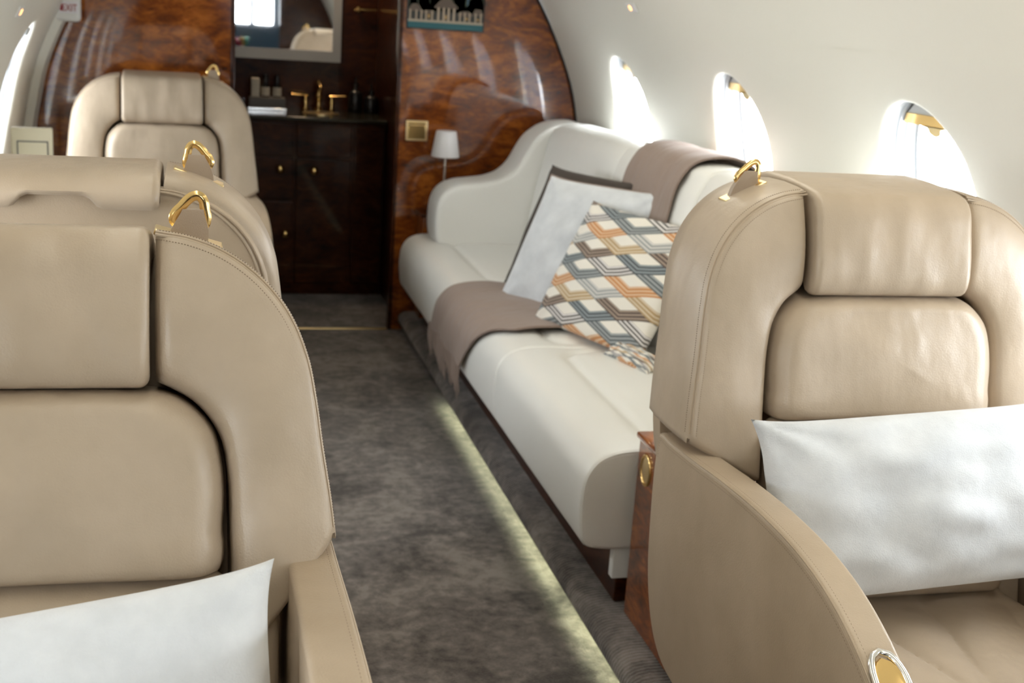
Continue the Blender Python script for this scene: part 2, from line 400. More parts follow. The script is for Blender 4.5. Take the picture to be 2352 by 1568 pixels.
# ceiling: from the top of one side wall over to the other
vs = []; fs = []; ss = np.linspace(s_of_z(1.59), arc[-1], 30)
sec = [(P_at(s)[0], P_at(s)[1]) for s in ss]; sec = [(CX+h, z) for h, z in sec] + [(CX-h, z) for h, z in sec[::-1][1:]]
ys = np.linspace(-2.98, 6.5, 30)
for y in ys:
    for h, z in sec: vs.append((h, y, z))
n = len(sec)
for i in range(len(ys)-1):
    for k in range(n-1): fs.append((i*n+k, i*n+k+1, (i+1)*n+k+1, (i+1)*n+k))
tag(obj('ceiling', vs, fs, 'wall'), kind='structure')
# floor
fl = MB(); nx, ny = 2, 2
fl.box(-.75, 1.75, -4.6, 6.5, -.03, 0)
tag(fl.build('floor', 'carpet', smooth=False), kind='structure')
# raised carpeted ledge under the right-hand seats and divan: rounded nosing over a recessed riser
lp = [(.862, 0.0), (.862, .032), (.85, .035)] + [(.862+.026*math.cos(a), .063+.026*math.sin(a)) for a in np.linspace(math.radians(230), math.radians(90), 12)] + [(1.1, .085), (1.57, .085), (1.57, 0)]
lp = [(.870, .001), (.870, .051), (.857, .051), (.852, .036), (.847, .034), (.842, .040), (.838, .050), (.840, .063), (.848, .075), (.862, .083), (.885, .087), (1.0, .088), (1.50, .088), (1.50, .001)]
tag(slab('trim_1', lp, -2.9, 5.13, .004, 'carpet_rib', axis='y', mid=80, angle=70), kind='structure')
ll = [(2*CX-a, b) for a, b in lp][::-1]
tag(slab('trim_2', ll, -2.9, 5.13, .004, 'carpet_rib', axis='y', mid=80, angle=70), kind='structure')
for nm, xx in (('led_strip', .860),):
    for k in range(3):
        y0, y1 = (-.4+1.5*k+.02, -.4+1.5*(k+1)-.02)
        o = MB().box(xx-.001, xx+.008, y0, min(y1, 4.1), .0455, .0500).build(nm, 'led', smooth=False)
        tag(o, ['warm light strip under the ledge beside the right-hand armchair', 'warm light strip under the ledge along the near half of the divan', 'warm light strip under the ledge below the far half of the divan'][k], 'light strip', 'light strips under the carpeted ledge')
# aft bulkhead, shaped to the cabin section, with the doorway
full = [(CX+h, z) for h, z in pr[::4]] + [(CX-h, z) for h, z in pr[::4][::-1]]
IM = int(np.argmax(pr[:, 0]))
def bulk(y0, y1, ox0, ox1, ztop, name, m='burl'):
    mb = MB()
    def side(x0, x1, zlo, zhi):
        # columns from x0 to x1, from zlo up to the section line
        n = 120; vs = []; fs = []
        for k in range(n+1):
            x_ = x0+(x1-x0)*k/n; h = abs(x_-CX)
            zt = min(zhi, float(np.interp(-h, -pr[IM:, 0], pr[IM:, 1])))
            zb = zlo if h <= 1.03 else max(zlo, float(np.interp(h, pr[:IM+1, 0], pr[:IM+1, 1])))
            for yy in (y0, y1): vs += [(x_, yy, zb), (x_, yy, max(zt, zb+.002))]
        for k in range(n):
            a = k*4; b = a+4
            fs += [(a, a+1, b+1, b), (a+2, b+2, b+3, a+3), (a+1, a+3, b+3, b+1), (a, b, b+2, a+2)]
        fs += [(0, 2, 3, 1), (n*4, n*4+1, n*4+3, n*4+2)]
        mb.add(vs, fs)
    side(CX-pr[IM, 0]+.0005, ox0, 0, 3); side(ox1, CX+pr[IM, 0]-.0005, 0, 3); side(ox0, ox1, ztop, 3)
    return tag(mb.build(name, m, smooth=False), kind='structure')
bulk(5.15, 5.19, .142, .805, 1.74, 'wall_back')
# gloss edging round the doorway
def jamb(name, x0, x1): tag(rbox(name, x0, x1, 5.142, 5.20, 0.001, 1.74, 'burl_dark_shaded', r=.004), kind='structure')
jamb('trim_3', .134, .150); jamb('trim_4', .797, .813)
# brass threshold
tag(rbox('trim_5', .151, .796, 5.135, 5.155, .001, .008, 'gold_soft', r=.003), kind='structure')
# panel edge at the left wall where it meets the bulkhead
def archtrim(name, sg, y0, y1, t, m):
    vs = []; fs = []
    for s in np.linspace(.02, s_of_z(1.8), 60):
        h, z, nh, nz = P_at(s)
        for (dd_, yy) in ((.0, y0), (-t, y0+.012), (-t, y1-.01), (0, y1)): vs.append((CX+sg*(h+nh*dd_), yy, z+nz*dd_))
    for i in range(59):
        for k in range(3): fs.append((i*4+k, i*4+k+1, (i+1)*4+k+1, (i+1)*4+k))
    return tag(obj(name, vs, fs, m, angle=30), kind='structure')
archtrim('trim_6', -1, 4.98, 5.149, .028, 'wall'); archtrim('trim_7', 1, 5.135, 5.149, .008, 'dark')
# washroom beyond the doorway
tag(MB().box(-.10, 1.10, 6.24, 6.28, 0, 1.84).build('wall_washroom', 'burl_dark_shaded', smooth=False), kind='structure')
tag(MB().box(-.06, -.02, 5.19, 6.24, 0, 1.84).build('wall_washroom_left', 'burl_dark_shaded', smooth=False), kind='structure')
tag(MB().box(.86, .90, 5.19, 6.24, 0, 1.84).build('wall_washroom_right', 'burl_dark_shaded', smooth=False), kind='structure')
# forward bulkhead and flight deck behind the viewer, seen only in the mirror
bulk(-2.56, -2.52, .40, .93, 1.70, 'wall_front', 'burl_dark_shaded')
mb = MB()
for (a, b, c_, d_) in ((-.65, .46, 0, 1.85), (.46, 1.62, 0, 1.00), (.46, 1.62, 1.48, 1.85), (.66, .72, 1.0, 1.48), (.95, 1.62, 1.0, 1.48)): mb.box(a, b, -4.24, -4.2, c_, d_)
tag(mb.build('wall_cockpit', 'cockpit', smooth=False), kind='structure')
mb = MB(); mb.box(-.65, -.6, -4.2, -2.57, 0, 1.85); mb.box(1.57, 1.62, -4.2, -2.57, 0, 1.85); mb.box(-.65, 1.62, -4.2, -2.57, 1.8, 1.85)
tag(mb.build('wall_cockpit_sides', 'cockpit', smooth=False), kind='structure')

# ------------------------------------------------------------------ club seats
Ic = [(.208, .655), (.2075, .72), (.206, .80), (.204, .86), (.197, .90), (.178, .932), (.158, .948), (.143, .956)]
Oc = [(.328, .722), (.323, .78), (.314, .86), (.307, .93), (.298, .98), (.279, 1.025), (.250, 1.061), (.214, 1.087), (.178, 1.101), (.143, 1.107)]
D = .20
def make_seat(rec, tilt=0, dz=0, wz=.722, cw=.195):
    """x across, front faces -y; returns the root"""
    R_ = empty('club_seat')
    def tf(x_, z, w): return (x_, -w + rec*(z-.72), z + (tilt*w if w < 0 else 0))
    NT_ = 64
    I = cr([(.143+(a-.143)*(cw-.143)/.057, b) for a, b in Ic], NT_); O = cr([(a, b + max(0, (wz-.722))*max(0, (.95-b)/.228)) for a, b in Oc], NT_)
    ss = [0, .01, .03, .06, .1, .16, .25, .37, .5, .63, .75, .84, .91, .95, .975, .99, 1]
    tot = sum(np.linalg.norm(O[k+1]-O[k]) for k in range(NT_-1)); lens = [0]
    for k in range(NT_-1): lens.append(lens[-1]+np.linalg.norm(O[k+1]-O[k]))
    def rnd(dist, r, g): q = min(1, max(0, dist)/r); return -g*(1-math.sqrt(max(0, 1-(1-q)**2)))
    for sx in (1, -1):
        vs = []; fs = []; rows = []
        for k in range(NT_):
            a, b = I[k], O[k]; L = np.linalg.norm(b-a); row = []
            tg = O[min(k+1, NT_-1)]-O[max(k-1, 0)]; tg /= np.linalg.norm(tg); nn = np.array([tg[1], -tg[0]])
            e3 = rnd(tot-lens[k], .02, .02) + rnd(lens[k], .014, .014)
            for s in ss:
                p = a+(b-a)*s
                w = rnd(s*L, .024, .030) + rnd((1-s)*L, .010, .006) + e3*.9 + .012*math.sin(PI*min(1, s*1.0))
                # soft creases near the upper corner of the back cushion
                w += .0022*math.sin(34*(p[1]-.6*p[0]))*math.exp(-((p[1]-.86)/.07)**2)*math.exp(-((s-.45)/.35)**2)
                row.append(tf(sx*p[0], p[1], w))
            for f_, o_ in ((.03, .003), (.15, .006), (.4, .008), (.7, .006), (.93, .001), (1, -.008)):
                q = b+nn*o_; row.append(tf(sx*q[0], q[1], -.006-(D-.006)*f_))
            q = b-(b-a)*.3; row.append(tf(sx*q[0], q[1], -D)); row.append(tf(sx*a[0], a[1], -D)); row.append(tf(sx*a[0], a[1], -.05))
            rows.append(row)
        n = len(rows[0])
        for r_ in rows: vs += r_
        for i in range(NT_-1):
            for k in range(n): fs.append((i*n+k, i*n+(k+1) % n, (i+1)*n+(k+1) % n, (i+1)*n+k))
        fs.append(tuple(range(n))[::-1]); fs.append(tuple((NT_-1)*n+k for k in range(n)))
        wg = obj('side_wing', vs, fs, 'leather_soft', R_, angle=70)
        # raised double piping and a run of stitches along the outer front edge
        def path(off, w):
            out = []
            for k in range(2, NT_):
                tg = O[min(k+1, NT_-1)]-O[max(k-1, 0)]; tg /= np.linalg.norm(tg); nn = np.array([tg[1], -tg[0]]); q = O[k]+nn*off
                L = np.linalg.norm(O[k]-I[k]); ww = w + (.012*math.sin(PI*min(1, -off/L)) + .9*(rnd(tot-lens[k], .02, .02)+rnd(lens[k], .014, .014)) if off < -.005 else 0)
                out.append(tf(sx*q[0], q[1], ww))
            return out
        mb = MB(); mb.tube(path(-.0015, -.0040), .0016, 6); mb.tube(path(.0015, -.0085), .0016, 6); mb.build('piping', 'leather', wg)
        mb = MB()
        for off, w in ((-.0062, .0000), (.0045, -.019)):
            P = cr(path(off, w), 260)
            for k in range(0, 258, 2): mb.tube([P[k], P[k+1]], .0004, 4)
        mb.build('stitching', 'stitch', wg)
        # seam on the back face
        mb = MB(); P = [ (tf(sx*(O[k][0]-.017), O[k][1]-.010*max(0, (k-30)/34), -D-.0135)) for k in range(2, NT_-1)]
        mb.tube(P, .0018, 6); P2 = [(a-.006*sx, b+.001, c-.003) for a, b, c in P]; mb.tube(P2, .0018, 6); mb.build('piping', 'leather', wg)
        # inner bolster running down beside the seat
        slab('side_bolster', rrect(-.004, .16, .43, .715+dz*.4, .02), min(sx*.226, sx*.270), max(sx*.226, sx*.270), .012, 'leather_soft', R_, deform=lambda v: (v[0], v[1]+rec*(v[2]-.72), v[2]))
    # back shell panel
    out = [(x_, z) for x_, z in O[::2]] + [(-x_, z) for x_, z in O[::2][::-1]] + [(-.30, .60), (0, .60), (.30, .60)]
    out = offset2(dens(out, 90), .012)
    puff('back_panel', out, lambda e: D+.004+.010*min(1, e/.04)**.5, 'leather', R_, lambda a, b, w: tf(a, b, -w), depth=-(D-.03), center=(0, .88))
    # back cushion
    o_ = [(-.200, .80), (-.2015, .84), (-.198, .88), (-.190, .908), (-.172, .930), (-.150, .944), (-.12, .949), (-.06, .951), (0, .951)]
    o_ = o_ + [(-a, b) for a, b in o_[::-1][1:]] + [(.2015, .79), (.2005, .770), (.197, .761), (.188, .7575), (.08, .757), (-.08, .757), (-.188, .7575), (-.197, .761), (-.2005, .770), (-.2015, .79)]
    puff('back_cushion', dens([(a*cw/.2, b) for a, b in o_], 120), lambda e: -.028+.050*(1-(1-min(1, e/.16))**2.2)**.5 + .012*e, 'leather_soft', R_, tf, depth=.10, noise_amp=.004, center=(0, .86))
    # lower cushion below the crease
    pl = [(.04, .50), (-.055, .50), (-.060, .60), (-.052, .69), (-.035, .735), (-.010, .752), (.03, .754)]
    slab('lumbar_cushion', dens([(a + rec*(b-.72), b) for a, b in pl], 60), -cw-.004, cw+.004, .02, 'leather_soft', R_, mid=6)
    # headrest: rolls over the top and hangs down the back with a finger notch
    hp = [(.02, .953), (-.012, .957), (-.024, .975), (-.030, 1.01), (-.030, 1.06), (-.026, 1.095), (-.014, 1.113), (.004, 1.120), (.06, 1.126), (.13, 1.129), (.19, 1.126), (.222, 1.116), (.238, 1.100), (.241, 1.088), (.237, 1.078), (.229, 1.076), (.222, 1.086), (.19, 1.092), (.05, 1.07)]
    hp = cr([(a, b-.008*(b > 1.05)) for a, b in hp], 84, True)
    def hdef(v):
        a, y, z = v
        if y > .19 and z < 1.098:
            q = min(1, max(0, (.060-abs(a))/.022)); z += .019*q*q*(3-2*q)*min(1, (1.098-z)/.026)
        if y < 0: y += .004*noise.noise(Vector((a*30, 0, z*8)))
        return (a, y + rec*(z-.72), z - (tilt*y if y > 0 else 0))
    slab('headrest', hp, -.1375, .1375, .012, 'leather_soft', R_, mid=28, deform=hdef)
    # seat cushion, with pulled creases, and leg of the front
    sp = [(.06, .40), (.06, .47), (.02, .485), (-.10, .49), (-.25, .492), (-.40, .492), (-.455, .483), (-.485, .455), (-.488, .40), (-.47, .34), (-.40, .33), (0, .33)]
    def sdef(v):
        a, y, z = v
        if z > .46:      # pulled creases fanning from the middle of the cushion
            an = math.atan2(y+.52, a+.02); rr_ = math.hypot(y+.52, a+.02)
            z += .011*(abs(math.sin(9*an+1.8*noise.noise(Vector((a*5, y*5, 0)))))**.6-.6)*min(1, max(0, rr_-.06)/.1)*max(0, 1-abs(y+.22)/.26)
        return (a, y, z)
    slab('seat_cushion', dens(sp, 240), -.228, .228, .03, 'leather_soft', R_, mid=90, deform=sdef)
    # arms: upholstered side shells
    ap = [(.155, .700), (.10, .702), (0, .706), (-.15, .717), (-.27, .720), (-.37, .714), (-.45, .697), (-.52, .668), (-.575, .632), (-.615, .585), (-.64, .52), (-.648, .44), (-.635, .37), (-.60, .335),
          (-.40, .325), (-.15, .325), (.02, .335), (.08, .36), (.12, .40), (.15, .46), (.165, .55), (.168, .65)]
    ap = dens([(a, b + (dz if b > .5 else dz*max(0, (b-.335)/.165))) for a, b in [(a*(.80 if a > 0 else 1) if a > -.27 else -.27+(a+.27)*1.05, b) for a, b in ap]], 150)
    for sx in (1, -1):
        x0, x1 = sorted((sx*.279, sx*.332))
        ar = slab('armrest', ap, x0, x1, .007, 'leather', R_)
        xe = sx*.332
        Q = offset2(ap, .004); k0 = [k for k in range(150) if Q[k][1] > .50]
        idx = sorted(k0, key=lambda k: -Q[k][0] if True else 0)
        top = [k for k in k0 if (Q[k][1] > .58)]; top.sort(key=lambda k: -Q[k][0])
        top = [k for k in top if Q[k][1] > .655 or Q[k][0] < -.4]
        for nm, mm, rr, offs in (('piping', 'leather', .0016, ((.0005, .0005), (.0005, .0060))), ):
            mb = MB()
            for dx, dz in offs:
                Qo = offset2(ap, dz+.002); mb.tube([(xe - sx*(.001 if dz > .002 else .0025), Qo[k][0], Qo[k][1]) for k in top], rr, 6)
            mb.build(nm, mm, ar)
        mb = MB()
        for dx, dz in ((.010, .0002), (.0001, .013)):
            Qo = offset2(ap, dz); P = cr([(xe-sx*dx, Qo[k][0], Qo[k][1]) for k in top], 330)
            for k in range(0, 328, 2): mb.tube([P[k], P[k+1]], .0004, 4)
        mb.build('stitching', 'stitch', ar)
        # gold recessed grip with a chrome rim near the front of the arm
        k = min(range(150), key=lambda k: abs(Q[k][0]+.60)+(0 if Q[k][1] > .5 else 9)); kk = [j for j in range(150) if Q[j][1] > .44 and Q[j][0] < -.515]; kk.sort(key=lambda j: -Q[j][1])
        pth = [Vector((0, Q[j][0], Q[j][1])) for j in kk]
        pa = cr([(p.y, p.z) for p in pth], 40); xm = sx*.3055
        def onarm(a, t, hgt):
            i = min(38, max(0, t*39)); j = int(i); fr = i-j; p = pa[j]*(1-fr)+pa[min(39, j+1)]*fr; tg = pa[min(39, j+4)]-pa[max(0, j-3)]; tg = tg/np.linalg.norm(tg); nn = np.array([tg[1], -tg[0]])
            if nn[0] > 0: nn = -nn
            p = p+nn*(hgt+.004); return (xm+a, p[0], p[1])
        RG = .0205
        rim = [(RG*math.cos(b), .22-.14*math.sin(b)) for b in np.linspace(0, PI, 14)] + [(-RG, .45), (-RG, .75)] + [(RG*math.cos(b), .78-.14*math.sin(b)) for b in np.linspace(PI, 2*PI, 14)] + [(RG, .55)]
        rim = cr(rim, 70, True)
        gr = MB().tube([onarm(a, t, .002) for a, t in rim], .0045, 10, closed=True).build('grip_rim', 'chrome', ar)
        vs = []; fs = []; prof = [(1, .0), (.93, -.001), (.9, .003), (.72, .004), (.6, .0015), (.45, .0045), (.3, .005), (0.02, .005)]
        for q, hgt in prof:
            for a, t in rim: vs.append(onarm(a*q, .50+(t-.50)*(.2+.8*q if q > .3 else q+.2), hgt))
        n = 70
        for i in range(len(prof)-1):
            for k2 in range(n): fs.append((i*n+k2, i*n+(k2+1) % n, (i+1)*n+(k2+1) % n, (i+1)*n+k2))
        obj('grip_recess', vs, fs, 'gold', ar)
    rbox('base', -.22, .22, -.36, .10, .090, .335, 'leather', R_, r=.02)
    return R_
def belt(R_, x_, rec, tilt=0, lean=0):
    """shoulder belt: gold slot plate let into the top of the back, folded webbing and a gold loop"""
    ax = abs(x_); xs = [p[0] for p in Oc][::-1]; zs = [p[1] for p in Oc][::-1]
    z_ = float(np.interp(ax, xs, zs)); sl = (float(np.interp(ax+.02, xs, zs))-float(np.interp(ax-.02, xs, zs)))/.04*(1 if x_ > 0 else -1)
    y0 = rec*(z_-.72)+.105; zt = z_-tilt*.105+.004
    pl = rbox('belt_plate', -.038, .038, -.016, .016, -.004, .003, 'gold_soft', R_, r=.0015); pl.location = (x_, y0, zt); pl.rotation_euler = (0, -math.atan(sl), 0)
    vs = []; fs = []
    prof = [(.0215, -.008), (.0213, .004), (.0198, .012), (.0165, .020), (.0128, .028), (.0115, .033)]
    th = [.006, .006, .0055, .005, .0045, .003]
    for (hw, z), t in zip(prof, th):
        for a, b in ((-hw, -t), (-hw*.5, -t-.0015), (0, -t-.002), (hw*.5, -t-.0015), (hw, -t), (hw, t), (0, t+.002), (-hw, t)): vs.append((x_+a+z*lean, y0+b, zt+z))
    for i in range(len(prof)-1):
        for k in range(8): fs.append((i*8+k, i*8+(k+1) % 8, (i+1)*8+(k+1) % 8, (i+1)*8+k))
    fs += [tuple(range(8))[::-1], tuple(40+k for k in range(8))]
    obj('belt_webbing', vs, fs, 'webbing', R_)
    lp_ = cr([(-.0140, .016), (-.0190, .020), (-.0185, .028), (-.0125, .036), (-.0075, .043), (-.002, .0475), (.004, .0480), (.0095, .043), (.0125, .034), (.0160, .023), (.0150, .015), (.008, .020), (-.007, .020)], 60, True)
    MB().tube([(x_+a+b*lean, y0, zt+b) for a, b in lp_], .0021, 8, closed=True, flat=2.6).build('belt_loop', 'gold', R_)

def place(root, loc, rz, label, group=None):
    root.location = loc; root.rotation_euler.z = rz; tag(root, label, 'seat', group)
s1 = make_seat(.25, .26, .068, .790, .212); belt(s1, .176, .25, .22, .15)
place(s1, (-.184, 1.222, 0), 0, 'beige leather armchair nearest on the left, holding a long white cushion', 'beige leather cabin armchairs')
s2 = make_seat(.2); belt(s2, -.190, .2, 0, .1)
place(s2, (-.186, 2.09, -.017), PI, 'beige leather armchair with its back turned, headrest flap with a notch', 'beige leather cabin armchairs')
s3 = make_seat(.26); belt(s3, .180, .26)
place(s3, (-.112, 4.54, -.060), math.radians(2), 'far beige leather armchair standing in front of the burl bulkhead', 'beige leather cabin armchairs')
s4 = make_seat(.2); belt(s4, -.207, .2, 0, .3)
place(s4, (1.07, 1.69, 0), 0, 'beige leather armchair on the right with wide curved arm and pale lumbar cushion', 'beige leather cabin armchairs')

# ------------------------------------------------------------------ cushions
def cushion(name, BL, BR, TL, th, m, label, cat='cushion', group=None, pinch=.05, wr=.006, seed=0, sag=0, piping=None):
    """soft cushion spanned by its bottom-left, bottom-right and top-left corners"""
    BL, BR, TL = Vector(BL), Vector(BR), Vector(TL); c = (BR+TL)/2
    ux = (BR-BL); uy = (TL-BL); w, h = ux.length, uy.length; X_ = ux.normalized(); N_ = X_.cross(uy).normalized(); Y_ = N_.cross(X_)
    sh = uy.dot(X_)/h
    n = 44; vs = []; fs = []; uv = []
    def cs(k): t = k/n; return -math.cos(PI*t)*.35 + (2*t-1)*.65
    for side in (1, -1):
        for i in range(n+1):
            for j in range(n+1):
                a, b = cs(i), cs(j)
                px = a*w/2*(1-pinch*(1-abs(b)**4.5)); py = b*h/2*(1-pinch*(w/h if w > h else 1)**.5*(1-abs(a)**(6 if w > 1.5*h else 4.5)))
                e = max(0, (1-a*a))**.42*max(0, (1-b*b))**.42
                z = th/2*e
                q = Vector((a*2.2+seed, b*2.2, side*3))
                z += wr*noise.noise(q*1.3)*e*1.6
                # folds that fan out from the corners
                cor = max(0, abs(a)+abs(b)-1.0)
                z += wr*.7*math.sin(10*math.atan2(1.05-abs(b), 1.05-abs(a))+seed)*cor*min(1, e*2.5)
                px += sh*py
                z0 = sag*(1-a*a)*(b+1)*.5
                p = Vector((0, 0, 0)) + X_*px + Y_*py + N_*(side*max(z, 0.0015 if e > 0 else 0)+z0)
                vs.append(p); uv.append(((a+1)/2, (b+1)/2))
    K = (n+1)**2
    for s_ in (0, 1):
        for i in range(n):
            for j in range(n):
                a = s_*K+i*(n+1)+j; f = (a, a+n+1, a+n+2, a+1); fs.append(f if s_ == 0 else f[::-1])
    o = obj(name, vs, fs, m, uv=uv, angle=80)
    bm = bmesh.new(); bm.from_mesh(o.data); bmesh.ops.remove_doubles(bm, verts=bm.verts, dist=.0006); bm.to_mesh(o.data); bm.free()
    o.location = c
    if piping:
        pts = []
        for i in range(n+1): pts.append(vs[i*(n+1)])
        for j in range(1, n+1): pts.append(vs[n*(n+1)+j])
        for i in range(n-1, -1, -1): pts.append(vs[i*(n+1)+n])
        for j in range(n-1, 0, -1): pts.append(vs[j])
        MB().tube(pts, .003, 6, closed=True).build('piping', piping, o)
    return tag(o, label, cat, group)
cushion('lumbar_pillow', (-.42, .975, .495), (.089, .975, .574), (-.437, 1.10, .758), .13, 'velvet', 'long white velvet cushion lying in the near left armchair', seed=1, pinch=.045)
cushion('lumbar_pillow', (.815, 1.50, .532), (1.335, 1.50, .562), (.785, 1.585, .800), .13, 'velvet', 'long pale velvet cushion leaning in the right-hand armchair', seed=5, pinch=.05, wr=.008)

# ------------------------------------------------------------------ divan
dv = empty('divan', (1.0, 3.6, 0)); tag(dv, 'long ivory leather divan along the right wall under the oval windows', 'sofa')
def dchild(o):
    o.parent = dv; o.matrix_parent_inverse = Matrix.Translation((-1.0, -3.6, 0)); return o
seatp = [(.835, .236), (.812, .250), (.802, .30), (.800, .355), (.808, .405), (.832, .440), (.87, .458), (.92, .464), (.96, .463), (1.0, .461), (1.1, .464), (1.2, .464), (1.33, .462), (1.36, .44), (1.36, .25), (1.1, .236)]
seatp = dens(seatp, 150)
def sd(y0, y1):
    def fn(v):
        x_, y, z = v
        if z > .40 and x_ < 1.30:
            # sunken outline of the sitting pad
            px0 = .972; r = .07
            dx = x_-px0; dy = min(y-(y0+.045), (y1-.045)-y)
            if dx < r and dy < r: dd_ = r-math.hypot(r-dx, r-dy)
            else: dd_ = min(dx, dy)
            z -= .0085*math.exp(-(dd_/.012)**2)
            if dd_ > 0: z += .006*min(1, dd_/.06)
        z += .0016*noise.noise(Vector((x_*9, y*6, 0)))
        return (x_, y, z)
    return fn
for y0, y1 in ((2.368, 3.195), (3.198, 3.985), (3.988, 4.93)):
    dchild(slab('seat_cushion', seatp, y0, y1, .012, 'ivory', axis='y', mid=90, deform=sd(y0, y1)))
# piping on the near end of the seat
pp = offset2(seatp, .006); mb = MB(); mb.tube([(a, 2.3705, b) for a, b in pp[:70]], .0022, 6); dchild(mb.build('piping', 'ivory'))
backp = [(1.27, .40), (1.255, .47), (1.262, .56), (1.285, .70), (1.315, .84), (1.335, .91), (1.365, .945), (1.41, .957), (1.47, .955), (1.51, .93), (1.52, .80), (1.52, .40)]
backp = dens(backp, 90)
def bd(y0, y1):
    def fn(v):
        x_, y, z = v; t = (y-y0)/(y1-y0)*2-1
        if x_ < 1.44: x_ -= .014*(1-t**6)*(1 if z > .45 else 0)
        if z > .93: z += .008*(1-t**6) + .02*(4.0-y)/1.5
        return (x_, y, z)
    return fn
for y0, y1 in ((2.378, 3.16), (3.163, 3.62), (3.623, 3.85), (3.853, 4.68)):
    dchild(slab('back_cushion', backp, y0, y1, .014, 'ivory', axis='y', mid=24, deform=bd(y0, y1)))
# winged arm at the far end, rising in an S to the back
armp = [(.915, .46), (.902, .49), (.900, .58), (.912, .635), (.940, .672), (.985, .694), (1.05, .704), (1.12, .715), (1.175, .738), (1.215, .775), (1.245, .83), (1.28, .885), (1.33, .925), (1.40, .945), (1.47, .945), (1.50, .92), (1.50, .70), (1.50, .46)]
armp = dens(armp, 110)
dchild(slab('arm', armp, 4.69, 4.90, .022, 'ivory', axis='y', mid=3))
dchild(slab('arm_outer_roll', offset2(armp, .02)[:], 4.895, 4.985, .02, 'ivory', axis='y', mid=3))
dchild(rbox('plinth', .908, 1.45, 2.402, 4.88, .089, .24, 'burl_dark_shaded', r=.004))
dchild(rbox('seat_rail', .888, .935, 2.3755, 2.40, .160, .236, 'white', r=.002))

# cushions on the divan
cushion('square_cushion', (1.008, 3.985, .475), (1.19, 3.60, .475), (1.135, 3.945, .872), .10, 'dark_fabric', 'dark brown cushion behind the pale one on the divan', seed=3, pinch=.05)
cushion('square_cushion', (.948, 3.81, .455), (1.180, 3.38, .468), (1.092, 3.80, .858), .10, 'velvet', 'pale grey velvet cushion between the dark and the chevron cushions', seed=8, pinch=.05, piping='shawl')
cushion('square_cushion', (.975, 3.475, .468), (1.145, 3.00, .468), (1.150, 3.525, .825), .11, 'chevron', 'cushion printed with orange, grey and brown chevron diamonds on the divan', seed=12, pinch=.045)
# folded end of a second printed cushion, showing below the chevron one
cushion('folded_cushion', (1.075, 3.10, .470), (1.13, 2.90, .470), (1.13, 3.12, .50), .05, 'chevron', 'small rumpled chevron-print cloth by the foot of the large chevron cushion', 'cloth', seed=2)

# shawls
def drape(name, path, edges, label, seed, fringe=None, thick=.006, off=.006, nb=40, na=60, fold=.006, outward=None):
    P = cr(path, na); vs = []; fs = []
    for side in (0, 1):
        for i in range(na):
            t = i/(na-1); p = P[i]; tg = P[min(i+1, na-1)]-P[max(i-1, 0)]; tg /= np.linalg.norm(tg); nn = np.array([-tg[1], tg[0]])
            ya, yb = edges(t)
            for j in range(nb):
                s_ = j/(nb-1); y = ya+(yb-ya)*s_
                hgt = off + (thick if side else 0) + fold*(.5+.5*math.sin(s_*15+2.5*noise.noise(Vector((t*3, s_*2, seed))))) * (1-.75*math.exp(-((t-.35)/.18)**2))
                hgt += fold*.7*noise.noise(Vector((t*5, s_*6, seed+4)))
                if hgt < off: hgt = off + (thick if side else 0)
                q = p + nn*hgt; vs.append((q[0], y, q[1]))
    K = na*nb
    for s_ in (0, 1):
        for i in range(na-1):
            for j in range(nb-1): a = s_*K+i*nb+j; fs.append((a, a+1, a+nb+1, a+nb))
    for i in range(na-1):
        fs.append((i*nb, (i+1)*nb, K+(i+1)*nb, K+i*nb)); a = i*nb+nb-1; fs.append((a, a+nb, K+a+nb, K+a))
    for j in range(nb-1):
        fs.append((j, j+1, K+j+1, K+j)); a = (na-1)*nb+j; fs.append((a, a+1, K+a+1, K+a))
    o = obj(name, vs, fs, 'shawl', angle=80)
    if fringe:
        rnd_ = random.Random(seed); mb = MB()
        for k in range(46):
            s_ = (k+.5)/46; j = min(nb-1, int(s_*nb)); v = Vector(vs[K+j]); L = fringe*(.75+.5*rnd_.random())
            mb.tube([v+Vector((.002, 0, .01)), v+Vector((-.002, rnd_.uniform(-.006, .006)-.006, -L*.5)), v+Vector((.004, rnd_.uniform(-.012, .012)-.016, -L))], lambda t: 0.0033*(1-.5*t), 5)
        mb.build('fringe', 'shawl', o)
    return tag(o, label, 'shawl')
fp = [(.800, .288), (.798, .32), (.797, .355), (.805, .407), (.830, .444), (.87, .462), (.92, .470), (1.0, .472), (1.10, .474), (1.22, .474)]
drape('shawl', fp, lambda t: (4.13-.30*t**.6, 3.60-.27*min(1, t/.4)), 'taupe fringed shawl draped over the front edge of the divan seat', 3, fringe=.085)
bp = [(1.242, .50), (1.248, .56), (1.270, .70), (1.300, .84), (1.320, .915), (1.355, .966), (1.41, .984), (1.47, .980), (1.515, .95), (1.53, .88)]
drape('shawl', bp, lambda t: (3.70-.04*t, 3.16+.10*math.sin(t*3)), 'taupe shawl hanging over the backrest of the divan', 9, fold=.003, off=.008)

